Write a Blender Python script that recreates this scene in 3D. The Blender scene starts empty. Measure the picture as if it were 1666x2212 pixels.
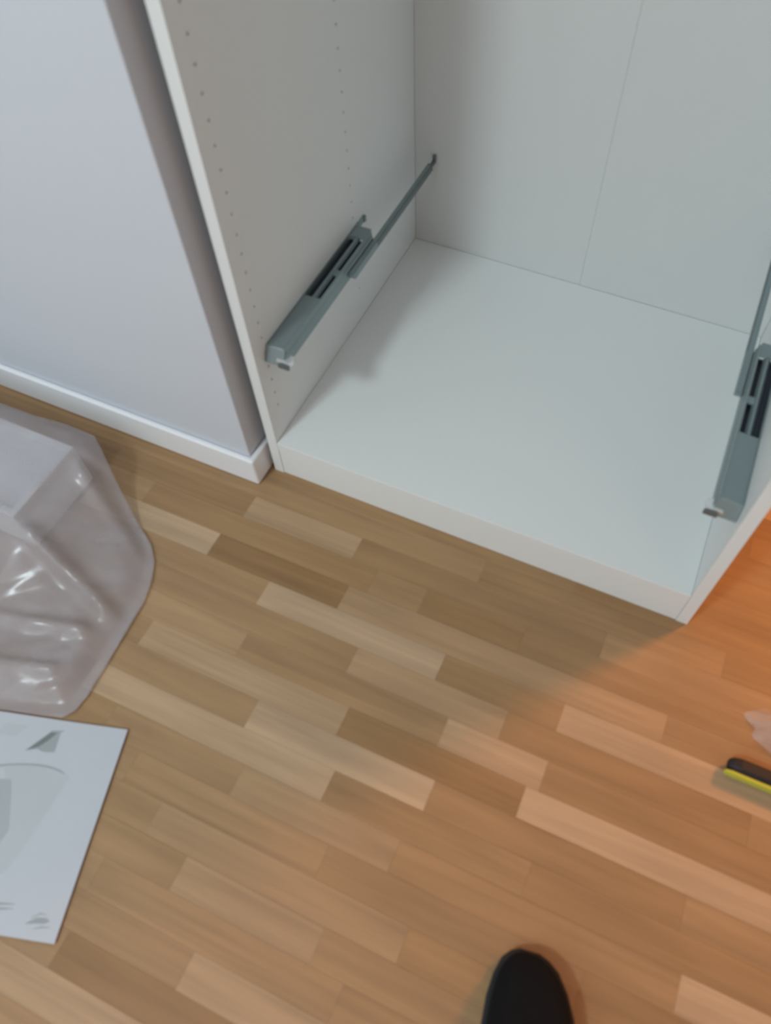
import bpy, bmesh, math, random
from mathutils import Vector, Matrix, noise

random.seed(7)
scene = bpy.context.scene
COL = scene.collection

# ------------------------------------------------------------------ camera
IMG_W, IMG_H = 1666.0, 2212.0
F_PX, CX, CY = 1654.58, 911.27, 1059.17
CAM = Vector((0.54242, -0.61919, 1.13810))
R0 = Vector((0.915846, 0.401531, 0.000088))      # image right
R1 = Vector((0.335797, -0.765794, -0.548452))    # image down
R2 = Vector((-0.220153, 0.502327, -0.836182))    # view direction
cam_data = bpy.data.cameras.new('camera')
cam_data.sensor_fit = 'HORIZONTAL'
cam_data.sensor_width = 36.0
cam_data.lens = F_PX / IMG_W * 36.0
cam_data.shift_x = (IMG_W / 2 - CX) / IMG_W
cam_data.shift_y = (CY - IMG_H / 2) / IMG_W
cam_data.clip_start = 0.01
cam_data.dof.use_dof = True            # the photograph is soft throughout
cam_data.dof.focus_distance = 6.0
cam_data.dof.aperture_fstop = 6.5
cam = bpy.data.objects.new('camera', cam_data)
COL.objects.link(cam)
cam.matrix_world = Matrix(((R0.x, -R1.x, -R2.x, CAM.x),
                           (R0.y, -R1.y, -R2.y, CAM.y),
                           (R0.z, -R1.z, -R2.z, CAM.z),
                           (0, 0, 0, 1)))
scene.camera = cam

# ------------------------------------------------------------------ world, lights, exposure
world = bpy.data.worlds.new('world')
scene.world = world
world.use_nodes = True
world.node_tree.nodes['Background'].inputs[0].default_value = (0.80, 0.90, 1.0, 1)
world.node_tree.nodes['Background'].inputs[1].default_value = 0.35

def area_light(name, loc, target, size, size_y, energy, color, shape='RECTANGLE'):
    d = bpy.data.lights.new(name, 'AREA')
    d.shape = shape
    d.size = size
    if shape in ('RECTANGLE', 'ELLIPSE'):
        d.size_y = size_y
    d.energy = energy
    d.color = color
    o = bpy.data.objects.new(name, d)
    COL.objects.link(o)
    o.location = loc
    o.rotation_euler = (Vector(target) - Vector(loc)).to_track_quat('-Z', 'Y').to_euler()
    return o

# cool ceiling lamp of the room, behind and to the left of the photographer
area_light('ceiling_lamp_light', (-0.42, -1.98, 2.44), (0.1, -0.5, 0), 0.36, 0.36, 37, (0.79, 0.955, 1.0), 'DISK')
# daylight coming in through the window of the rear wall
area_light('window_light', (-0.35, -2.40, 1.55), (-0.1, 0, 0.6), 1.5, 1.1, 14, (0.76, 0.90, 1.0))
# warm lamp of the adjoining part of the room, right of and behind the wardrobe
area_light('warm_lamp_light', (1.62, 1.06, 1.30), (0.9, 0.0, 0), 0.34, 0.34, 24, (1.0, 0.36, 0.08), 'DISK')

scene.view_settings.view_transform = 'Standard'
scene.view_settings.look = 'None'
scene.view_settings.exposure = -0.06
scene.view_settings.gamma = 1.0
scene.view_settings.use_curve_mapping = False

# ------------------------------------------------------------------ material helpers
def mat(name, color, rough=0.5, metallic=0.0, spec=0.5, bump=0.0, bump_scale=200.0, var=0.0):
    m = bpy.data.materials.new(name)
    m.use_nodes = True
    nt = m.node_tree
    b = nt.nodes['Principled BSDF']
    b.inputs['Base Color'].default_value = (*color, 1)
    b.inputs['Roughness'].default_value = rough
    b.inputs['Metallic'].default_value = metallic
    b.inputs['Specular IOR Level'].default_value = spec
    geo = nt.nodes.new('ShaderNodeNewGeometry')
    n = nt.nodes.new('ShaderNodeTexNoise')
    n.inputs['Scale'].default_value = bump_scale
    n.inputs['Detail'].default_value = 4
    nt.links.new(geo.outputs['Position'], n.inputs['Vector'])
    if var > 0:
        mx = nt.nodes.new('ShaderNodeMix')
        mx.data_type = 'RGBA'
        mx.blend_type = 'MULTIPLY'
        mx.inputs[0].default_value = 1.0
        mx.inputs[6].default_value = (*color, 1)
        mr = nt.nodes.new('ShaderNodeMapRange')
        mr.inputs[3].default_value = 1 - var
        mr.inputs[4].default_value = 1 + var
        nt.links.new(n.outputs['Fac'], mr.inputs[0])
        nt.links.new(mr.outputs[0], mx.inputs[7])
        nt.links.new(mx.outputs[2], b.inputs['Base Color'])
    if bump > 0:
        bp = nt.nodes.new('ShaderNodeBump')
        bp.inputs['Strength'].default_value = bump
        bp.inputs['Distance'].default_value = 0.001
        nt.links.new(n.outputs['Fac'], bp.inputs['Height'])
        nt.links.new(bp.outputs['Normal'], b.inputs['Normal'])
    return m

def wood_mat(name, attr_type):
    m = bpy.data.materials.new(name)
    m.use_nodes = True
    nt = m.node_tree
    b = nt.nodes['Principled BSDF']
    L = nt.links.new
    at = nt.nodes.new('ShaderNodeAttribute')
    at.attribute_type = attr_type
    at.attribute_name = 'tone'
    ramp = nt.nodes.new('ShaderNodeValToRGB')
    e = ramp.color_ramp.elements
    e[0].position = 0.0
    e[0].color = (0.25, 0.135, 0.054, 1)
    e[1].position = 1.0
    e[1].color = (0.53, 0.37, 0.235, 1)
    x = e.new(0.28); x.color = (0.32, 0.185, 0.085, 1)
    x = e.new(0.55); x.color = (0.375, 0.230, 0.118, 1)
    L(at.outputs['Fac'], ramp.inputs[0])
    geo = nt.nodes.new('ShaderNodeNewGeometry')
    off = nt.nodes.new('ShaderNodeVectorMath'); off.operation = 'ADD'
    cmb = nt.nodes.new('ShaderNodeCombineXYZ')
    ml = nt.nodes.new('ShaderNodeMath'); ml.operation = 'MULTIPLY'; ml.inputs[1].default_value = 37.0
    L(at.outputs['Fac'], ml.inputs[0])
    L(ml.outputs[0], cmb.inputs[0]); L(ml.outputs[0], cmb.inputs[2])
    L(geo.outputs['Position'], off.inputs[0]); L(cmb.outputs[0], off.inputs[1])
    sc = nt.nodes.new('ShaderNodeVectorMath'); sc.operation = 'MULTIPLY'
    sc.inputs[1].default_value = (3.2, 85.0, 5.0)
    L(off.outputs[0], sc.inputs[0])
    n1 = nt.nodes.new('ShaderNodeTexNoise')
    n1.inputs['Scale'].default_value = 1.0
    n1.inputs['Detail'].default_value = 5
    n1.inputs['Distortion'].default_value = 0.5
    L(sc.outputs[0], n1.inputs['Vector'])
    sc2 = nt.nodes.new('ShaderNodeVectorMath'); sc2.operation = 'MULTIPLY'
    sc2.inputs[1].default_value = (4.0, 22.0, 5.0)
    L(off.outputs[0], sc2.inputs[0])
    n2 = nt.nodes.new('ShaderNodeTexNoise')
    n2.inputs['Scale'].default_value = 1.0
    n2.inputs['Detail'].default_value = 2
    L(sc2.outputs[0], n2.inputs['Vector'])
    ad = nt.nodes.new('ShaderNodeMath'); ad.operation = 'ADD'
    L(n1.outputs['Fac'], ad.inputs[0]); L(n2.outputs['Fac'], ad.inputs[1])
    mr = nt.nodes.new('ShaderNodeMapRange')
    mr.inputs[1].default_value = 0.5
    mr.inputs[2].default_value = 1.5
    mr.inputs[3].default_value = 0.74
    mr.inputs[4].default_value = 1.26
    L(ad.outputs[0], mr.inputs[0])
    mx = nt.nodes.new('ShaderNodeMix'); mx.data_type = 'RGBA'; mx.blend_type = 'MULTIPLY'
    mx.inputs[0].default_value = 1.0
    L(ramp.outputs[0], mx.inputs[6]); L(mr.outputs[0], mx.inputs[7])
    L(mx.outputs[2], b.inputs['Base Color'])
    b.inputs['Roughness'].default_value = 0.42
    b.inputs['Specular IOR Level'].default_value = 0.35
    bp = nt.nodes.new('ShaderNodeBump')
    bp.inputs['Strength'].default_value = 0.10
    bp.inputs['Distance'].default_value = 0.0005
    L(n1.outputs['Fac'], bp.inputs['Height']); L(bp.outputs['Normal'], b.inputs['Normal'])
    return m

def film_mat(name, opacity, color, rough=0.16):
    m = bpy.data.materials.new(name)
    m.use_nodes = True
    nt = m.node_tree
    L = nt.links.new
    b = nt.nodes['Principled BSDF']
    b.inputs['Base Color'].default_value = (*color, 1)
    b.inputs['Roughness'].default_value = rough
    b.inputs['Specular IOR Level'].default_value = 0.6
    geo = nt.nodes.new('ShaderNodeNewGeometry')
    n = nt.nodes.new('ShaderNodeTexNoise')
    n.inputs['Scale'].default_value = 14.0
    n.inputs['Detail'].default_value = 1
    L(geo.outputs['Position'], n.inputs['Vector'])
    mr = nt.nodes.new('ShaderNodeMapRange')
    mr.inputs[1].default_value = 0.3; mr.inputs[2].default_value = 0.7
    mr.inputs[3].default_value = opacity - 0.07; mr.inputs[4].default_value = opacity + 0.07
    L(n.outputs['Fac'], mr.inputs[0])
    bp = nt.nodes.new('ShaderNodeBump')
    bp.inputs['Strength'].default_value = 0.08
    bp.inputs['Distance'].default_value = 0.004
    L(n.outputs['Fac'], bp.inputs['Height']); L(bp.outputs['Normal'], b.inputs['Normal'])
    t = nt.nodes.new('ShaderNodeBsdfTransparent')
    mx = nt.nodes.new('ShaderNodeMixShader')
    L(mr.outputs[0], mx.inputs[0]); L(t.outputs[0], mx.inputs[1]); L(b.outputs[0], mx.inputs[2])
    L(mx.outputs[0], nt.nodes['Material Output'].inputs['Surface'])
    return m

M = {
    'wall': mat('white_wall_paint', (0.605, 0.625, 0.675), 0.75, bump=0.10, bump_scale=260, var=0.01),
    'ceiling': mat('ceiling_paint', (0.82, 0.82, 0.82), 0.9),
    'skirt': mat('white_skirting_lacquer', (0.84, 0.84, 0.86), 0.33, var=0.01, bump_scale=20),
    'foil': mat('white_melamine', (0.80, 0.81, 0.80), 0.42, bump=0.04, bump_scale=900, var=0.01),
    'back': mat('white_hardboard', (0.66, 0.67, 0.66), 0.5, var=0.01, bump_scale=15),
    'steel': mat('galvanised_steel', (0.28, 0.345, 0.36), 0.40, metallic=0.55, bump=0.05, bump_scale=500, var=0.08),
    'steel_dark': mat('dark_zinc_steel', (0.17, 0.20, 0.205), 0.42, metallic=0.55, var=0.08),
    'chrome': mat('bright_zinc_clip', (0.86, 0.88, 0.90), 0.18, metallic=0.6, var=0.03),
    'damper': mat('dark_blue_black_plastic', (0.018, 0.024, 0.040), 0.5, var=0.1),
    'box': mat('white_lacquered_board', (0.86, 0.88, 0.90), 0.45, var=0.01, bump_scale=15),
    'film': film_mat('milky_plastic_film', 0.36, (0.55, 0.50, 0.52), 0.24),
    'scrap': film_mat('clear_plastic_scrap_film', 0.22, (0.85, 0.82, 0.84), 0.12),
    'glass': film_mat('window_glass', 0.12, (0.8, 0.85, 0.85), 0.03),
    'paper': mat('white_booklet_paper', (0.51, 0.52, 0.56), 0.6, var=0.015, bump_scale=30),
    'ink_dark': mat('grey_printed_ink', (0.18, 0.20, 0.195), 0.7),
    'ink_mid': mat('soft_grey_printed_ink', (0.33, 0.35, 0.36), 0.7),
    'tint_light': mat('pale_grey_tint', (0.47, 0.495, 0.515), 0.65, var=0.05, bump_scale=12),
    'tint_core': mat('grey_tint', (0.39, 0.41, 0.425), 0.65, var=0.05, bump_scale=12),
    'shoe': mat('black_shoe_fabric', (0.006, 0.006, 0.007), 0.9, spec=0.15, bump=0.3, bump_scale=700, var=0.2),
    'sole': mat('black_rubber_sole', (0.010, 0.010, 0.011), 0.8, var=0.2),
    'tool_black': mat('black_rubber_grip', (0.012, 0.010, 0.012), 0.55, var=0.1),
    'tool_yellow': mat('yellow_plastic', (0.52, 0.50, 0.05), 0.45, var=0.05),
    'blade': mat('steel_blade', (0.5, 0.5, 0.5), 0.3, metallic=0.9, var=0.05),
    'stave': wood_mat('oiled_beech_stave', 'OBJECT'),
    'stave_far': wood_mat('oiled_beech_stave_field', 'GEOMETRY'),
    'subfloor': mat('dark_joint_subfloor', (0.16, 0.10, 0.05), 0.9, var=0.1),
}

# ------------------------------------------------------------------ mesh helpers
def link(name, bm, material, parent=None, smooth=False, bevel=0.0, segs=2):
    me = bpy.data.meshes.new(name)
    bmesh.ops.recalc_face_normals(bm, faces=bm.faces)
    bm.to_mesh(me)
    bm.free()
    if smooth:
        for p in me.polygons:
            p.use_smooth = True
    me.materials.append(M[material] if isinstance(material, str) else material)
    o = bpy.data.objects.new(name, me)
    COL.objects.link(o)
    if parent:
        o.parent = parent
    if bevel > 0:
        md = o.modifiers.new('bevel', 'BEVEL')
        md.width = bevel
        md.segments = segs
        md.limit_method = 'ANGLE'
        md.angle_limit = math.radians(40)
    return o

def box(bm, x0, x1, y0, y1, z0, z1):
    v = [bm.verts.new(c) for c in ((x0, y0, z0), (x1, y0, z0), (x1, y1, z0), (x0, y1, z0),
                                   (x0, y0, z1), (x1, y0, z1), (x1, y1, z1), (x0, y1, z1))]
    for f in ((0, 3, 2, 1), (4, 5, 6, 7), (0, 1, 5, 4), (1, 2, 6, 5), (2, 3, 7, 6), (3, 0, 4, 7)):
        bm.faces.new([v[i] for i in f])
    return v

def box_obj(name, dims, material, parent=None, bevel=0.0):
    bm = bmesh.new()
    box(bm, *dims)
    return link(name, bm, material, parent, bevel=bevel)

def prism(bm, pts, z0, z1):
    lo = [bm.verts.new((p[0], p[1], z0)) for p in pts]
    hi = [bm.verts.new((p[0], p[1], z1)) for p in pts]
    n = len(pts)
    bm.faces.new(lo[::-1])
    bm.faces.new(hi)
    for i in range(n):
        bm.faces.new((lo[i], lo[(i + 1) % n], hi[(i + 1) % n], hi[i]))

def extrude_profile_y(bm, pts, y0, y1, shear=0.0):
    """profile points (x, z) swept along y; shear tilts the front end (y0 + shear*(z-ztop))"""
    zt = max(p[1] for p in pts)
    a = [bm.verts.new((p[0], y0 + shear * (zt - p[1]), p[1])) for p in pts]
    b = [bm.verts.new((p[0], y1, p[1])) for p in pts]
    n = len(pts)
    bm.faces.new(a)
    bm.faces.new(b[::-1])
    for i in range(n):
        bm.faces.new((a[i], b[i], b[(i + 1) % n], a[(i + 1) % n]))

def empty(name, loc=(0, 0, 0)):
    o = bpy.data.objects.new(name, None)
    o.empty_display_size = 0.05
    COL.objects.link(o)
    o.location = loc
    return o

def tag(o, label, cat, group=None):
    o['label'] = label
    o['category'] = cat
    if group:
        o['group'] = group
    return o

def structure(o):
    o['kind'] = 'structure'
    return o

# ------------------------------------------------------------------ room shell
X0, X1, Y0, Y1, ZC = -1.6, 2.1, -2.5, 2.5, 2.5
WX, WY = -0.038, -0.031          # corner of the wall beside the niche
BY = 0.605                       # niche back wall
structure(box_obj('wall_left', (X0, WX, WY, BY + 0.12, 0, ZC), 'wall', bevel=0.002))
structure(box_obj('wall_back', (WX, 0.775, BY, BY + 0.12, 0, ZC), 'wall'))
structure(box_obj('wall_side', (X0 - 0.1, X0, Y0, WY, 0, ZC), 'ceiling'))
structure(box_obj('wall_right', (X1, X1 + 0.1, Y0, Y1, 0, ZC), 'ceiling'))
structure(box_obj('wall_far', (X0, X1, Y1, Y1 + 0.1, 0, ZC), 'ceiling'))
bm = bmesh.new()
wx0, wx1, wz0, wz1 = -1.05, 0.65, 0.95, 2.15
box(bm, X0, wx0, Y0 - 0.1, Y0, 0, ZC)
box(bm, wx1, X1, Y0 - 0.1, Y0, 0, ZC)
box(bm, wx0, wx1, Y0 - 0.1, Y0, 0, wz0)
box(bm, wx0, wx1, Y0 - 0.1, Y0, wz1, ZC)
structure(link('wall_rear', bm, 'ceiling'))
bm = bmesh.new()
for (a, b_) in ((wx0, wx0 + 0.06), ((wx0 + wx1) / 2 - 0.04, (wx0 + wx1) / 2 + 0.04), (wx1 - 0.06, wx1)):
    box(bm, a, b_, Y0 - 0.08, Y0 - 0.02, wz0, wz1)
box(bm, wx0, wx1, Y0 - 0.08, Y0 - 0.02, wz0, wz0 + 0.06)
box(bm, wx0, wx1, Y0 - 0.08, Y0 - 0.02, wz1 - 0.06, wz1)
win = structure(link('window_1', bm, 'skirt'))
for a, b_ in ((wx0 + 0.06, (wx0 + wx1) / 2 - 0.04), ((wx0 + wx1) / 2 + 0.04, wx1 - 0.06)):
    box_obj('pane', (a, b_, Y0 - 0.052, Y0 - 0.048, wz0 + 0.06, wz1 - 0.06), 'glass', win)
structure(box_obj('ceiling', (X0, X1, Y0, Y1, ZC, ZC + 0.1), 'ceiling'))

# skirting board, wraps round the wall corner into the niche
bm = bmesh.new()
T = 0.011
prism(bm, [(X0, WY), (WX, WY), (WX, BY), (WX + T, BY), (WX + T, WY - T), (X0, WY - T)], 0.0005, 0.068)
structure(link('baseboard_left', bm, 'skirt', bevel=0.004, segs=3))

# ------------------------------------------------------------------ parquet floor
floor = structure(box_obj('floor', (X0, X1, Y0, Y1, -0.03, -0.014), 'subfloor'))
PITCH = 0.045
GAP = 0.0002

def strip_y(k):                       # strip k lies between strip_y(k) and strip_y(k+1)
    return -0.02 - PITCH * k
# staves read off the photograph: strip -> list of (x_end, tone)
KNOWN = {
    -6: [(0.62, .5), (0.95, .25)], -5: [(0.80, .20), (1.2, .3)], -4: [(0.9, .25)], -3: [(0.76, .3), (1.05, .18)],
    -2: [(0.86, .22), (1.2, .3)], -1: [(-0.30, .35), (0.55, .40), (0.98, .22)],
    0: [(-0.62, .30), (-0.10, .42), (0.40, .52), (0.80, .40), (1.25, .30)],
    1: [(-0.45, .45), (-0.02, .33), (0.19, .72), (0.62, .42), (1.10, .50)],
    2: [(-0.20, .50), (0.24, .36), (0.33, .48), (0.50, .30), (0.92, .38)],
    3: [(-0.30, .45), (-0.037, .88), (0.209, .16), (0.74, .62), (1.15, .46)],
    4: [(-0.25, .45), (0.085, .46), (0.40, .90), (0.594, .35), (1.06, .78)],
    5: [(-0.10, .55), (0.27, .48), (0.52, .66), (0.88, .34), (1.3, .44)],
    6: [(-0.22, .5), (0.10, .58), (0.442, .46), (0.598, .74), (1.02, .36)],
    7: [(-0.05, .46), (0.30, .72), (0.580, .20), (0.955, .82), (1.4, .4)],
    8: [(-0.15, .5), (0.17, .50), (0.459, .86), (0.82, .36), (1.2, .46)],
    9: [(-0.09, .24), (0.322, .80), (0.62, .40), (0.98, .34)],
    10: [(-0.02, .4), (0.20, .50), (0.446, .60), (0.834, .38), (1.2, .80)],
    11: [(0.05, .5), (0.36, .46), (0.72, .44), (1.1, .32)],
    12: [(0.12, .44), (0.50, .58), (0.86, .36), (1.2, .4)],
    13: [(-0.1, .4), (0.19, .42), (0.40, .64), (0.76, .46), (1.1, .36)],
    14: [(0.09, .5), (0.45, .44), (0.80, .40)],
    15: [(0.02, .44), (0.26, .40), (0.62, .66), (1.0, .42)],
    16: [(-0.2, .5), (0.10, .45), (0.36, .10), (0.75, .46)],
    17: [(-0.1, .4), (0.27, .66), (0.60, .48), (1.0, .4)],
    18: [(-0.05, .45), (0.22, .30), (0.56, .52), (0.9, .4)],
}
unit = bmesh.new()
box(unit, -0.5, 0.5, -0.5, 0.5, -1, 0)
unit_mesh = bpy.data.meshes.new('stave')
bmesh.ops.recalc_face_normals(unit, faces=unit.faces)
unit.to_mesh(unit_mesh)
unit.free()
unit_mesh.materials.append(M['stave'])
far_bm = bmesh.new()
tone_layer = far_bm.faces.layers.float.new('tone')
k0 = int(math.floor((-0.02 - Y1) / PITCH))
k1 = int(math.ceil((-0.02 - Y0) / PITCH))
rng = random.Random(21)
for k in range(k0, k1):
    ya, yb = max(strip_y(k + 1), Y0), min(strip_y(k), Y1)
    if yb - ya < 0.004:
        continue
    segs = []
    x = X0
    known = KNOWN.get(k)
    if known:
        first = known[0][0]
        x = first - rng.uniform(0.40, 0.50)
        while x > X0 + 0.05:
            x -= rng.uniform(0.30, 0.48)
        x = max(X0, x)
        while x < first - 0.52:
            e = x + rng.uniform(0.28, 0.42)
            segs.append((x, e, rng.choice((.3, .4, .46, .5, .6, .72))))
            x = e
        for e, t in known:
            segs.append((x, e, t))
            x = e
    else:
        e = x + rng.uniform(0.08, 0.45)
        segs.append((x, e, .4)); x = e
    while x < X1 - 0.02:
        e = min(X1, x + rng.uniform(0.28, 0.48))
        segs.append((x, e, rng.choice((.22, .32, .4, .46, .5, .56, .74))))
        x = e
    for (a, b_, t) in segs:
        xm, ym = (a + b_) / 2, (ya + yb) / 2
        dz = rng.uniform(-0.00012, 0.0)
        near = (-6 <= k <= 20) and b_ > -0.85 and a < 1.25 and b_ - a > 0.02
        hidden = (ya > 0.02 and b_ < 0.73) or (ya > WY and b_ < WX)
        if near and not hidden:
            o = bpy.data.objects.new('stave', unit_mesh)
            COL.objects.link(o)
            o.parent = floor
            o.location = (xm, ym, dz)
            o.scale = (b_ - a - GAP, yb - ya - GAP, 0.0135)
            o['tone'] = float(t)
        else:
            n0 = len(far_bm.faces)
            box(far_bm, a + GAP / 2, b_ - GAP / 2, ya + GAP / 2, yb - GAP / 2, -0.0135, dz)
            far_bm.faces.ensure_lookup_table()
            for i in range(n0, len(far_bm.faces)):
                far_bm.faces[i][tone_layer] = t
field = link('stave_field', far_bm, 'stave_far', floor)
field['kind'] = 'stuff'

# ------------------------------------------------------------------ wardrobe frame
W, D, H, PT, TOP = 0.7144, 0.5862, 0.0874, 0.018, 2.01
wardrobe = empty('wardrobe_frame', (W / 2, 0, 0))
tag(wardrobe, 'tall open white wardrobe frame without doors, standing in the wall niche', 'wardrobe')

HOLE_P = 0.03072
HY = (0.0285, 0.3308)
HZ0 = 0.7744 - HOLE_P * 20

def side_panel(name, x_in, x_out):
    """board with two rows of real drilled shelf-pin holes in its inner face"""
    bm = bmesh.new()
    d = 1 if x_out > x_in else -1
    z0, z1 = 0.0, TOP
    y0, y1 = 0.0, D + 0.010
    a = HOLE_P / 2
    zs = [HZ0 + HOLE_P * i for i in range(38)]
    zlo, zhi = zs[0] - a, zs[-1] + a
    cache = {}
    def V(x, y, z):
        key = (round(x, 6), round(y, 6), round(z, 6))
        if key not in cache:
            cache[key] = bm.verts.new((x, y, z))
        return cache[key]
    def quad(*c):
        bm.faces.new([V(*p) for p in c])
    ys = [y0, HY[0] - a, HY[0] + a, HY[1] - a, HY[1] + a, y1]
    for i in range(5):
        ya, yb = ys[i], ys[i + 1]
        quad((x_in, ya, z0), (x_in, yb, z0), (x_in, yb, zlo), (x_in, ya, zlo))
        quad((x_in, ya, zhi), (x_in, yb, zhi), (x_in, yb, z1), (x_in, ya, z1))
        for z in zs:
            za, zb = z - a, z + a
            if i in (1, 3):
                yc = (ya + yb) / 2
                r = 0.0022
                n = 12
                ring = [(yc + r * math.cos(2 * math.pi * (j + .5) / n), z + r * math.sin(2 * math.pi * (j + .5) / n)) for j in range(n)]
                sq = []
                for (py, pz) in ring:
                    dy, dz = py - yc, pz - z
                    s = a / max(abs(dy), abs(dz))
                    sq.append((yc + dy * s, z + dz * s))
                for j in range(n):
                    j2 = (j + 1) % n
                    pts = [(x_in, *ring[j]), (x_in, *sq[j])]
                    c0, c1 = sq[j], sq[j2]
                    if abs(c0[0] - c1[0]) > 1e-6 and abs(c0[1] - c1[1]) > 1e-6:
                        cy = yc + math.copysign(a, c0[0] + c1[0] - 2 * yc)
                        cz = z + math.copysign(a, c0[1] + c1[1] - 2 * z)
                        pts.append((x_in, cy, cz))
                    pts += [(x_in, *sq[j2]), (x_in, *ring[j2])]
                    quad(*pts)
                    quad((x_in, *ring[j]), (x_in, *ring[j2]), (x_in + d * .011, *ring[j2]), (x_in + d * .011, *ring[j]))
                bm.faces.new([V(x_in + d * .011, *p) for p in ring])
            else:
                quad((x_in, ya, za), (x_in, yb, za), (x_in, yb, zb), (x_in, ya, zb))
    quad((x_out, y0, z0), (x_out, y1, z0), (x_out, y1, z1), (x_out, y0, z1))
    quad((x_in, y0, z0), (x_out, y0, z0), (x_out, y0, z1), (x_in, y0, z1))
    quad((x_in, y1, z0), (x_out, y1, z0), (x_out, y1, z1), (x_in, y1, z1))
    quad((x_in, y0, z0), (x_in, y1, z0), (x_out, y1, z0), (x_out, y0, z0))
    quad((x_in, y0, z1), (x_in, y1, z1), (x_out, y1, z1), (x_out, y0, z1))
    o = link(name, bm, 'foil', wardrobe)
    return o

side_panel('side_panel', 0.0, -PT)
side_panel('side_panel', W, W + PT)
box_obj('base_panel', (0.0004, W - 0.0004, 0.0, D - 0.001, H - PT, H), 'foil', wardrobe, bevel=0.0006)
box_obj('plinth', (0.0004, W - 0.0004, 0.0012, 0.0172, 0.0, H - PT - 0.0003), 'foil', wardrobe, bevel=0.0006)
box_obj('top_panel', (0.0004, W - 0.0004, 0.0, D, TOP - PT, TOP), 'foil', wardrobe, bevel=0.0006)
# back: two hardboard leaves meeting in a fold down the middle, resting in a groove just behind the base
for a, b_ in ((0.0004, W / 2 - 0.0001), (W / 2 + 0.0001, W - 0.0004)):
    box_obj('back_panel', (a, b_, D, D + 0.004, H - 0.010, TOP), 'back', wardrobe, bevel=0.0004)
box_obj('fold_tape', (W / 2 - 0.012, W / 2 + 0.012, D + 0.0042, D + 0.005, H - 0.010, TOP), 'back', wardrobe)
for o in list(wardrobe.children):
    o.matrix_parent_inverse = Matrix.Translation(-wardrobe.location)

# ------------------------------------------------------------------ drawer runners
ZT, ZB, U = 0.296, 0.270, 0.036

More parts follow.
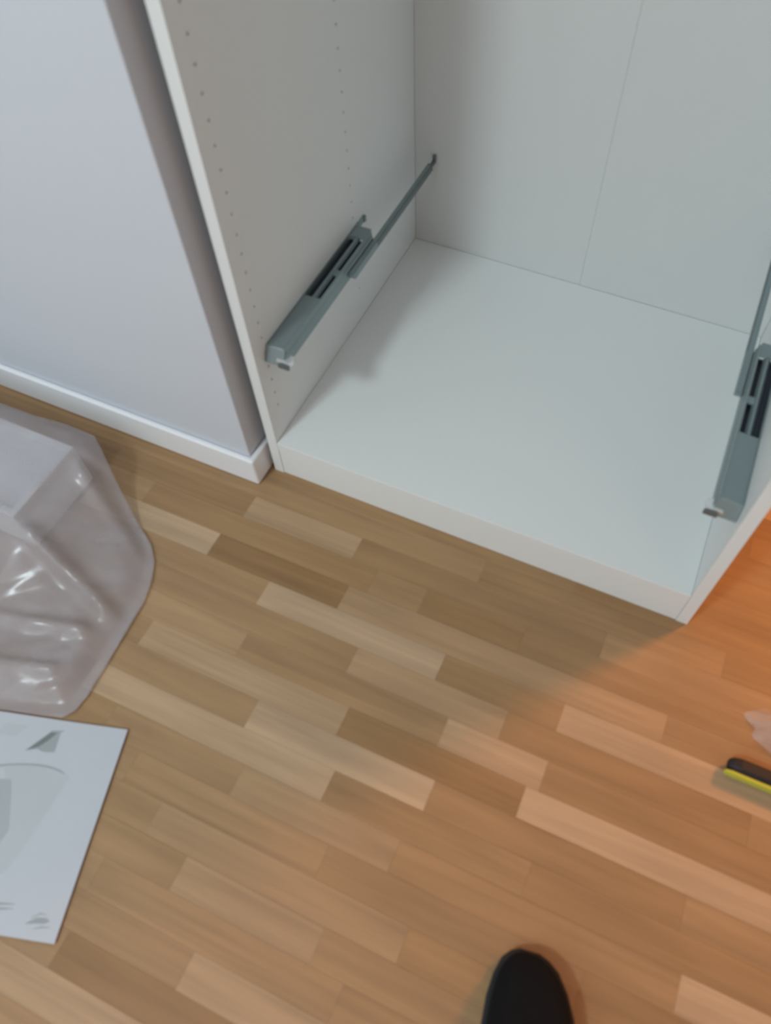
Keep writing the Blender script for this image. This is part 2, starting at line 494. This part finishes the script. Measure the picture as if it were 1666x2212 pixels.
def runner(x_wall, sgn, label):
    r = empty('drawer_runner', (x_wall, 0.03, ZB))
    tag(r, label, 'drawer rail', 'pair of drawer rails in the wardrobe')
    X = lambda u: x_wall + sgn * u
    def bx(bm, u0, u1, y0, y1, z0, z1):
        a, b_ = sorted((X(u0), X(u1)))
        box(bm, a, b_, y0, y1, z0, z1)
    parts = []
    # mounting flange lying flat on the side panel, with its tab running on behind
    bm = bmesh.new()
    extrude_profile_y(bm, [(X(0.0005), ZT), (X(0.0022), ZT), (X(0.0022), ZB), (X(0.0005), ZB)], 0.036, 0.345, -0.5)
    parts.append(link('mounting_flange', bm, 'steel', r))
    bm = bmesh.new()
    bx(bm, 0.0006, 0.0030, 0.345, 0.368, ZT - 0.012, ZT - 0.001)
    bx(bm, 0.0006, 0.0055, 0.362, 0.368, ZT - 0.012, ZT - 0.001)
    parts.append(link('rear_tab', bm, 'steel', r, bevel=0.0005))
    # folded sheet-steel channel: solid front cover, slotted rear half, solid rear cap
    bm = bmesh.new()
    extrude_profile_y(bm, [(X(0.0022), ZT - 0.001), (X(0.030), ZT + 0.001), (X(0.030), ZT - 0.001), (X(0.0022), ZT - 0.003)], 0.034, 0.152, -0.6)
    parts.append(link('front_cover', bm, 'steel', r, bevel=0.0004))
    bm = bmesh.new()
    bx(bm, 0.0022, 0.030, 0.308, 0.338, ZT - 0.003, ZT - 0.001)
    parts.append(link('rear_cover', bm, 'steel', r, bevel=0.0004))
    bm = bmesh.new()
    extrude_profile_y(bm, [(X(0.012), ZT - 0.006), (X(0.0155), ZT - 0.001), (X(0.0185), ZT - 0.001), (X(0.022), ZT - 0.006)], 0.150, 0.310)
    parts.append(link('middle_rib', bm, 'steel', r))
    bm = bmesh.new()
    for ya, yb in ((0.212, 0.226),):
        bx(bm, 0.020, 0.031, ya, yb, ZT - 0.006, ZT - 0.003)
    parts.append(link('slot_bridge', bm, 'steel', r, bevel=0.0004))
    # damper housing, dark, showing through the slots
    bm = bmesh.new()
    bx(bm, 0.0025, 0.0295, 0.148, 0.312, ZB, ZT - 0.012)
    parts.append(link('damper_housing', bm, 'damper', r, bevel=0.0008))
    # inner side wall of the channel, stepped outward at its foot
    bm = bmesh.new()
    prof = [(X(0.0302), ZT + 0.001), (X(0.0335), ZT + 0.001), (X(0.0345), ZT - 0.008), (X(U), ZT - 0.010),
            (X(U + 0.001), ZB), (X(U - 0.0015), ZB), (X(0.0302), ZT - 0.012)]
    extrude_profile_y(bm, prof, 0.036, 0.330, -0.4)
    parts.append(link('channel_side', bm, 'steel', r))
    bm = bmesh.new()
    bx(bm, 0.0025, U - 0.002, 0.040, 0.330, ZB - 0.002, ZB)
    parts.append(link('channel_floor', bm, 'steel_dark', r))
    # telescopic slide reaching to the back panel
    bm = bmesh.new()
    prof = [(X(0.0375), ZB + 0.014), (X(0.0465), ZB + 0.014), (X(0.0475), ZB + 0.003), (X(0.0455), ZB + 0.001),
            (X(0.0385), ZB + 0.001), (X(0.0365), ZB + 0.003)]
    extrude_profile_y(bm, prof, 0.325, 0.562)
    parts.append(link('telescopic_slide', bm, 'steel_dark', r))
    bm = bmesh.new()
    extrude_profile_y(bm, prof, 0.232, 0.3248, 0.6)
    parts.append(link('slide_front', bm, 'steel', r))
    bm = bmesh.new()
    extrude_profile_y(bm, [(X(0.0385), ZB + 0.0148), (X(0.0455), ZB + 0.0148), (X(0.0450), ZB + 0.0142), (X(0.0390), ZB + 0.0142)], 0.236, 0.556)
    parts.append(link('slide_ridge', bm, 'steel', r))
    bm = bmesh.new()
    bx(bm, 0.0395, 0.0455, 0.562, 0.583, ZB + 0.005, ZB + 0.012)
    bx(bm, 0.0395, 0.0455, 0.577, 0.583, ZB + 0.012, ZB + 0.021)
    parts.append(link('rear_hook', bm, 'steel_dark', r, bevel=0.0008))
    # front end: turned-down lip and a bright catch that sticks out to the inside
    bm = bmesh.new()
    lo, hi = 0.0006, 0.0335
    vs = [bm.verts.new((X(u), y, z)) for y, z in ((0.0325, ZT - 0.001), (0.0215, ZB), (0.0235, ZB), (0.0345, ZT - 0.001)) for u in (lo, hi)]
    for f in ((0, 1, 3, 2), (2, 3, 5, 4), (4, 5, 7, 6), (6, 7, 1, 0), (0, 2, 4, 6), (1, 7, 5, 3)):
        bm.faces.new([vs[i] for i in f])
    parts.append(link('front_lip', bm, 'steel', r, bevel=0.0004))
    bm = bmesh.new()
    pts = [(X(0.020), 0.024), (X(0.044), 0.022), (X(0.047), 0.030), (X(0.043), 0.040), (X(0.030), 0.042)]
    prism(bm, pts, ZB + 0.003, ZB + 0.011)
    c = link('front_catch', bm, 'chrome', r, bevel=0.001)
    c['label'] = 'bright metal catch at the front end'
    parts.append(c)
    bm = bmesh.new()
    bx(bm, 0.026, 0.045, 0.0175, 0.0212, ZB + 0.001, ZB + 0.009)
    parts.append(link('catch_lever', bm, 'steel_dark', r, bevel=0.0008))
    for o in parts:
        o.matrix_parent_inverse = Matrix.Translation(-r.location)
    by = {o.name.split('.')[0]: o for o in parts}
    for child, owner in (('catch_lever', 'front_catch'), ('slide_ridge', 'telescopic_slide'), ('rear_hook', 'telescopic_slide'), ('rear_tab', 'mounting_flange')):
        by[child].parent = by[owner]
        by[child].matrix_parent_inverse = Matrix.Identity(4)
    return r

runner(0.0, 1, 'grey steel drawer rail on the left inner side, fully visible with its rear slide')
runner(W, -1, 'grey steel drawer rail on the right inner side, cut off by the picture edge')

# ------------------------------------------------------------------ package in plastic film
package = empty('wrapped_package', (-0.50, -0.23, 0))
tag(package, 'white rimmed board wrapped in loose milky plastic film on the floor by the skirting board', 'package')
BX0, BX1, BY0, BY1, BZ = -0.90, -0.305, -0.302, -0.150, 0.098
b = box_obj('white_board', (BX0, BX1, BY0, BY1, 0.004, BZ - 0.016), 'box', package, bevel=0.001)
rims = [box_obj('rim', d_, 'box', package, bevel=0.0015) for d_ in (
    (BX0, BX1, BY1 - 0.013, BY1, BZ - 0.0162, BZ), (BX0, BX1, BY0, BY0 + 0.013, BZ - 0.0162, BZ),
    (BX1 - 0.013, BX1, BY0 + 0.0131, BY1 - 0.0131, BZ - 0.0162, BZ), (BX0, BX0 + 0.013, BY0 + 0.0131, BY1 - 0.0131, BZ - 0.0162, BZ))]
outline = [(-1.05, -0.118), (-0.70, -0.112), (-0.523, -0.109), (-0.44, -0.106), (-0.385, -0.093), (-0.322, -0.096),
           (-0.280, -0.122), (-0.226, -0.163), (-0.170, -0.200), (-0.132, -0.222), (-0.108, -0.246), (-0.090, -0.280), (-0.080, -0.315),
           (-0.077, -0.350), (-0.074, -0.394), (-0.070, -0.440), (-0.068, -0.480), (-0.070, -0.505), (-0.082, -0.521), (-0.11, -0.530), (-0.20, -0.556),
           (-0.45, -0.60), (-0.75, -0.60), (-1.05, -0.58)]

def seg_dist(px, py, a, c):
    ax, ay = a; cx_, cy_ = c
    dx, dy = cx_ - ax, cy_ - ay
    t = max(0, min(1, ((px - ax) * dx + (py - ay) * dy) / (dx * dx + dy * dy)))
    return math.hypot(px - ax - t * dx, py - ay - t * dy)

def inside(px, py, poly):
    r = False
    n = len(poly)
    for i in range(n):
        (xa, ya), (xb, yb) = poly[i], poly[(i + 1) % n]
        if (ya > py) != (yb > py) and px < (xb - xa) * (py - ya) / (yb - ya) + xa:
            r = not r
    return r

def sstep(a, b_, x):
    t = max(0, min(1, (x - a) / (b_ - a)))
    return t * t * (3 - 2 * t)

def crease(px, py, a, c, w, h):
    return h * max(0, 1 - seg_dist(px, py, a, c) / w) ** 1.2

def film_z(px, py):
    dx = max(BX0 - px, 0, px - BX1)
    dy = max(BY0 - py, 0, py - BY1)
    d = math.hypot(dx, dy)
    dl = min(seg_dist(px, py, outline[i], outline[(i + 1) % len(outline)]) for i in range(len(outline)))
    tent = (BZ + 0.004) * max(0, 1 - d / 0.17) ** 1.9
    if py > BY1:
        tent = (BZ + 0.004) * max(0, 1 - d / 0.10) ** 0.8
    al, ac = px * 0.75 + py * 0.66, -px * 0.66 + py * 0.75
    v = Vector((al * 5, ac * 19, 3.1))
    rid = 1 - abs(noise.noise(v) * 1.6 + 0.6 * noise.noise(v * 2.3))
    wr = 0.010 * max(0, rid - 0.35) ** 1.5 + 0.0012 * noise.noise(Vector((px * 30, py * 30, 9)))
    cr = (crease(px, py, (-0.305, -0.30), (-0.10, -0.36), 0.022, 0.022) + crease(px, py, (-0.305, -0.16), (-0.12, -0.25), 0.020, 0.022)
          + crease(px, py, (-0.40, -0.47), (-0.13, -0.40), 0.018, 0.014) + crease(px, py, (-0.36, -0.53), (-0.13, -0.47), 0.016, 0.012))
    loose = sstep(0.0, 0.05, d)
    z = max(tent, 0.0) + loose * (0.020 + wr + cr) * sstep(0, 0.05, dl)
    if d <= 0:
        z = BZ + 0.0040
    return max(z, 0.0035 + 0.002 * (1 + noise.noise(Vector((px * 60, py * 60, 5)))))

bm = bmesh.new()
NX, NY = 150, 82
gx0, gx1, gy0, gy1 = -1.06, -0.055, -0.61, -0.085
def warp(px, py):
    """pull grid points that lie just outside the outline on to it, for a smooth edge"""
    if inside(px, py, outline):
        return px, py, True
    best = None
    for i in range(len(outline)):
        a, c = outline[i], outline[(i + 1) % len(outline)]
        dx, dy = c[0] - a[0], c[1] - a[1]
        t = max(0, min(1, ((px - a[0]) * dx + (py - a[1]) * dy) / (dx * dx + dy * dy)))
        qx, qy = a[0] + t * dx, a[1] + t * dy
        dd = math.hypot(px - qx, py - qy)
        if best is None or dd < best[0]:
            best = (dd, qx, qy)
    return best[1], best[2], False
grid = {}
for i in range(NX + 1):
    for j in range(NY + 1):
        px = gx0 + (gx1 - gx0) * i / NX
        py = gy0 + (gy1 - gy0) * j / NY
        qx, qy, ins = warp(px, py)
        grid[i, j] = (qx, qy, ins)
verts = {}
def gv(i, j):
    if (i, j) not in verts:
        qx, qy, ins = grid[i, j]
        verts[i, j] = bm.verts.new((qx, qy, film_z(qx, qy)))
    return verts[i, j]
for i in range(NX):
    for j in range(NY):
        c = [(i, j), (i + 1, j), (i + 1, j + 1), (i, j + 1)]
        if any(grid[q][2] for q in c):
            bm.faces.new([gv(*q) for q in c])
bmesh.ops.remove_doubles(bm, verts=bm.verts, dist=1e-5)
film = link('plastic_film', bm, 'film', package, smooth=True)
film['label'] = 'loose milky plastic film with creases'
md = film.modifiers.new('thickness', 'SOLIDIFY')
md.thickness = 0.0002
for o in [b, film] + rims:
    o.matrix_parent_inverse = Matrix.Translation(-package.location)
for o in rims:
    o.parent = b
    o.matrix_parent_inverse = Matrix.Identity(4)

# ------------------------------------------------------------------ instruction booklet
TR = Vector((0.0171, -0.4967, 0)); BR = Vector((0.0925, -0.7600, 0))
dn = (BR - TR).normalized()                  # down the page
rt = Vector((-dn.y, dn.x, 0))                # to the right across the page
PH, PW = (BR - TR).length, 0.205
booklet = empty('instruction_booklet', tuple(TR - rt * PW / 2 + dn * PH / 2))
tag(booklet, 'white paper instruction booklet with grey line drawings on the floor at left edge', 'booklet')
def page_pt(u, v, z):                        # u from the right edge to the left, v down the page
    p = TR - rt * u + dn * v
    return Vector((p.x, p.y, z))
def page_z(u):
    return 0.0042 + 0.004 * sstep(0.07, 0.20, u)
def page_sheet(name, z0, thick, inset, matname):
    bm = bmesh.new()
    n, mm = 18, 2
    rows_t, rows_b = [], []
    for i in range(n + 1):
        u = inset + (PW - inset) * i / n
        zz = page_z(u) * z0
        rows_t.append([bm.verts.new(page_pt(u, inset + (PH - 2 * inset) * j / mm, zz)) for j in range(mm + 1)])
        rows_b.append([bm.verts.new(page_pt(u, inset + (PH - 2 * inset) * j / mm, max(0.0002, zz - thick))) for j in range(mm + 1)])
    for i in range(n):
        for j in range(mm):
            bm.faces.new((rows_t[i][j], rows_t[i + 1][j], rows_t[i + 1][j + 1], rows_t[i][j + 1]))
            bm.faces.new((rows_b[i][j + 1], rows_b[i + 1][j + 1], rows_b[i + 1][j], rows_b[i][j]))
        bm.faces.new((rows_t[i][0], rows_b[i][0], rows_b[i + 1][0], rows_t[i + 1][0]))
        bm.faces.new((rows_t[i + 1][mm], rows_b[i + 1][mm], rows_b[i][mm], rows_t[i][mm]))
    for j in range(mm):
        bm.faces.new((rows_t[0][j], rows_t[0][j + 1], rows_b[0][j + 1], rows_b[0][j]))
        bm.faces.new((rows_t[n][j + 1], rows_t[n][j], rows_b[n][j], rows_b[n][j + 1]))
    return link(name, bm, matname, booklet)
bk = [page_sheet('cover_page', 1.0, 0.0006, 0.0, 'paper'), page_sheet('inner_pages', 0.80, 0.0030, 0.0012, 'paper')]

def to_uv(x, y):
    d = Vector((x, y, 0)) - TR
    return (-d.dot(rt), d.dot(dn))
def page_patch(name, uv, matname, lift=0.00015):
    bm = bmesh.new()
    top = [bm.verts.new(page_pt(u, v, page_z(u) + lift)) for u, v in uv]
    bot = [bm.verts.new(page_pt(u, v, page_z(u) + 0.00002)) for u, v in uv]
    n = len(uv)
    bm.faces.new(top)
    bm.faces.new(bot[::-1])
    for i in range(n):
        bm.faces.new((top[i], bot[i], bot[(i + 1) % n], top[(i + 1) % n]))
    bmesh.ops.triangulate(bm, faces=bm.faces)
    return link(name, bm, matname, booklet)
def ink_line(name, pts, w, matname, lift=0.0002):
    """printed line of width w through (u, v) points, thickness tapering at the ends"""
    l, r_ = [], []
    for i, p in enumerate(pts):
        a = pts[max(0, i - 1)]; c = pts[min(len(pts) - 1, i + 1)]
        t = Vector((c[0] - a[0], c[1] - a[1])).normalized()
        s = w * (0.35 if i in (0, len(pts) - 1) else 1.0) / 2
        l.append((p[0] - t.y * s, p[1] + t.x * s)); r_.append((p[0] + t.y * s, p[1] - t.x * s))
    return page_patch(name, l + r_[::-1], matname, lift)
def arc(pts, n=10):
    a, m_, c = pts
    return [((1 - t) ** 2 * a[0] + 2 * t * (1 - t) * m_[0] + t * t * c[0], (1 - t) ** 2 * a[1] + 2 * t * (1 - t) * m_[1] + t * t * c[1])
            for t in (i / n for i in range(n + 1))]
# pale grey area under an arched outline, with a darker grey inset
arch = arc([to_uv(-0.0187, -0.5863), to_uv(-0.060, -0.575), to_uv(-0.135, -0.622)])
tint = [arch[0]] + arch[1:] + [(0.203, 0.12), (0.203, 0.212), (0.115, 0.222), (0.096, 0.200), (0.082, 0.160), (0.070, 0.115)]
bk.append(page_patch('page_tint', tint, 'tint_light', 0.00010))
core = [(0.2 + (u - 0.2) * 0.72, 0.150 + (v - 0.150) * 0.72) for u, v in tint]
bk.append(page_patch('page_tint', core, 'tint_core', 0.00014))
bk.append(ink_line('printed_line', arch[1:], 0.0024, 'ink_mid'))
# dark arrow-like figure near the top of the page
fig = [to_uv(*p) for p in ((-0.1006, -0.5815), (-0.0826, -0.5420), (-0.0660, -0.5350), (-0.0700, -0.5400), (-0.0607, -0.5661), (-0.0665, -0.5690), (-0.0748, -0.5723), (-0.0860, -0.5725))]
bk.append(page_patch('printed_figure', fig, 'ink_mid'))
fig2 = [to_uv(*p) for p in ((-0.0985, -0.5800), (-0.0830, -0.5450), (-0.0740, -0.5420), (-0.0790, -0.5560), (-0.0860, -0.5690))]
bk.append(page_patch('printed_figure', fig2, 'ink_dark', 0.00025))
bk.append(page_patch('printed_figure', [to_uv(*p) for p in ((-0.150, -0.560), (-0.118, -0.551), (-0.128, -0.572), (-0.155, -0.578))], 'tint_light'))
# ruled lines and a small sketch near the foot of the page
bk.append(ink_line('printed_line', [to_uv(-0.030, -0.7605), to_uv(-0.002, -0.7515), to_uv(0.0162, -0.7441)], 0.0026, 'ink_mid'))
bk.append(ink_line('printed_line', [to_uv(-0.026, -0.7660), to_uv(0.002, -0.7561), to_uv(0.018, -0.7490)], 0.0026, 'ink_mid'))
sk = ((0.0424, -0.7574), (0.0526, -0.7450), (0.0640, -0.7405), (0.0714, -0.7415), (0.0665, -0.7470), (0.0560, -0.7510))
bk.append(page_patch('printed_sketch', [to_uv(*p) for p in sk], 'ink_mid'))
bk.append(ink_line('printed_line', [to_uv(0.046, -0.7480), to_uv(0.054, -0.7395), to_uv(0.063, -0.7370)], 0.0018, 'ink_mid'))
bk.append(ink_line('printed_line', [to_uv(0.056, -0.7575), to_uv(0.066, -0.7510), to_uv(0.0757, -0.7474)], 0.0022, 'ink_mid'))
for o in bk:
    o.matrix_parent_inverse = Matrix.Translation(-booklet.location)
for o in bk[2:]:                              # every patch and line sits on the cover page
    o.parent = bk[0]
    o.matrix_parent_inverse = Matrix.Identity(4)

# ------------------------------------------------------------------ shoe of the photographer
shoe = empty('shoe', (0.660, -0.67, 0))
tag(shoe, 'black rounded shoe with its toe reaching in at the bottom edge', 'shoe')
SO = Vector((0.646, -0.528, 0))
ang = math.radians(9)
fx = Vector((-math.sin(ang), math.cos(ang), 0)); lx = Vector((math.cos(ang), math.sin(ang), 0))
SLY = [0.000, -0.005, -0.014, -0.030, -0.055, -0.090, -0.130, -0.175, -0.220, -0.255, -0.276, -0.284]
SLL = [-.006, -.016, -.025, -.032, -.036, -.036, -.033, -.030, -.029, -.027, -.020, -.010]
SLR = [.014, .027, .040, .054, .066, .072, .068, .058, .050, .044, .036, .022]
SLH = [.030, .036, .042, .048, .054, .062, .076, .092, .100, .102, .100, .094]
def shoe_pt(a, f_, z):
    return SO + lx * a + fx * f_ + Vector((0, 0, z))
def shoe_loft(name, zlo, hts, widen, matname, open_top=False):
    bm = bmesh.new()
    rings = []
    n = 16
    for i in range(len(SLY)):
        c = (SLL[i] + SLR[i]) / 2
        w = (SLR[i] - SLL[i]) / 2 + widen
        ring = []
        for j in range(n + 1):
            th = math.pi * j / n
            ex = 0.62
            cx_ = math.copysign(abs(math.cos(th)) ** ex, math.cos(th))
            sz = math.sin(th) ** 0.75
            ring.append(bm.verts.new(shoe_pt(c - w * cx_, SLY[i] + (widen if i == 0 else 0), zlo + (hts[i] - zlo) * sz)))
        rings.append(ring)
    for i in range(len(rings) - 1):
        for j in range(n):
            bm.faces.new((rings[i][j], rings[i + 1][j], rings[i + 1][j + 1], rings[i][j + 1]))
        bm.faces.new((rings[i][0], rings[i][n], rings[i + 1][n], rings[i + 1][0]))
    bm.faces.new(rings[0])
    bm.faces.new(rings[-1][::-1])
    return link(name, bm, matname, shoe, smooth=True)
sp = [shoe_loft('upper', 0.016, SLH, 0.0, 'shoe')]
sp[0].modifiers.new('round', 'SUBSURF').render_levels = 1
bm = bmesh.new()
n = len(SLY)
loop = [(SLL[i] - .003, SLY[i]) for i in range(n)][::-1] + [(SLR[i] + .003, SLY[i]) for i in range(n)]
pts = [shoe_pt(a, f_ + (0.003 if f_ > -0.02 else (-0.003 if f_ < -0.26 else 0)), 0) for a, f_ in loop]
prism(bm, [(p.x, p.y) for p in pts], 0.0005, 0.018)
sp.append(link('sole', bm, 'sole', shoe, bevel=0.003))
# padded collar round the ankle opening
bm = bmesh.new()
cl = []
for i in range(28):
    t = 2 * math.pi * i / 28
    cl.append((0.010 + 0.033 * math.cos(t), -0.222 + 0.048 * math.sin(t), 0.098 + 0.006 * math.cos(t * 2)))
rings = []
for i in range(28):
    t = 2 * math.pi * i / 28
    rr = []
    for j in range(8):
        q = 2 * math.pi * j / 8
        rr.append(bm.verts.new(shoe_pt(cl[i][0] + 0.007 * math.cos(q) * math.cos(t), cl[i][1] + 0.007 * math.cos(q) * math.sin(t), cl[i][2] + 0.007 * math.sin(q))))
    rings.append(rr)
for i in range(28):
    for j in range(8):
        bm.faces.new((rings[i][j], rings[(i + 1) % 28][j], rings[(i + 1) % 28][(j + 1) % 8], rings[i][(j + 1) % 8]))
sp.append(link('collar', bm, 'shoe', shoe, smooth=True))
for o in sp:
    o.matrix_parent_inverse = Matrix.Translation(-shoe.location)

# ------------------------------------------------------------------ black and yellow tool
tool = empty('utility_knife', (0.91, -0.197, 0))
tag(tool, 'black and yellow tool handle lying on the floor at the right edge', 'hand tool')
def tool_prof(bm, ylo, yhi, zlo, zhi, x0, x1, nose):
    sec = [(x0, 0.55), (x0 + nose * 0.4, 0.85), (x0 + nose, 1.0), (x1 - 0.02, 1.0), (x1, 0.8)]
    rings = []
    ym, zm = (ylo + yhi) / 2, (zlo + zhi) / 2
    for x, s in sec:
        hy, hz = (yhi - ylo) / 2 * s, (zhi - zlo) / 2 * s
        rings.append([bm.verts.new((x, ym + hy * a, zm + hz * c)) for a, c in
                      ((-1, -.6), (-.6, -1), (.6, -1), (1, -.6), (1, .6), (.6, 1), (-.6, 1), (-1, .6))])
    for i in range(len(rings) - 1):
        for j in range(8):
            bm.faces.new((rings[i][j], rings[i][(j + 1) % 8], rings[i + 1][(j + 1) % 8], rings[i + 1][j]))
    bm.faces.new(rings[0]); bm.faces.new(rings[-1][::-1])
bm = bmesh.new()
tool_prof(bm, -0.2035, -0.183, 0.001, 0.027, 0.832, 0.985, 0.016)
tp = [link('grip', bm, 'tool_black', tool, bevel=0.001)]
bm = bmesh.new()
tool_prof(bm, -0.2095, -0.2030, 0.004, 0.022, 0.829, 0.985, 0.010)
tp.append(link('yellow_strip', bm, 'tool_yellow', tool, bevel=0.0008))
bm = bmesh.new()
prism(bm, [(0.983, -0.200), (1.030, -0.200), (1.045, -0.187), (0.983, -0.187)], 0.0125, 0.0135)
tp.append(link('blade', bm, 'blade', tool))
for o in tp:
    o.matrix_parent_inverse = Matrix.Translation(-tool.location)

# ------------------------------------------------------------------ scrap of clear film at the right edge
bm = bmesh.new()
NS = 30
sv = {}
for i in range(NS + 1):
    for j in range(NS + 1):
        a, c = i / NS * 2 - 1, j / NS * 2 - 1
        rr = max(abs(a), abs(c)); th = math.atan2(c, a)
        ln = math.hypot(a, c)
        k_ = rr / ln if ln > 0 else 0
        wob = 1 + 0.16 * math.sin(3 * th + 0.6) + 0.08 * math.sin(7 * th)
        px = 0.905 + 0.058 * a * k_ * wob
        py = -0.117 + 0.030 * c * k_ * wob
        v = Vector((px * 42, py * 42, 2.0))
        z = 0.001 + (1 - rr ** 2.5) * (0.012 + 0.016 * (1 - abs(noise.noise(v) * 2)))
        sv[i, j] = bm.verts.new((px, py, max(0.0008, z)))
for i in range(NS):
    for j in range(NS):
        bm.faces.new((sv[i, j], sv[i + 1, j], sv[i + 1, j + 1], sv[i, j + 1]))
scrap = link('plastic_scrap', bm, 'scrap', smooth=True)
tag(scrap, 'small crumpled piece of clear plastic above the black and yellow tool', 'plastic scrap')
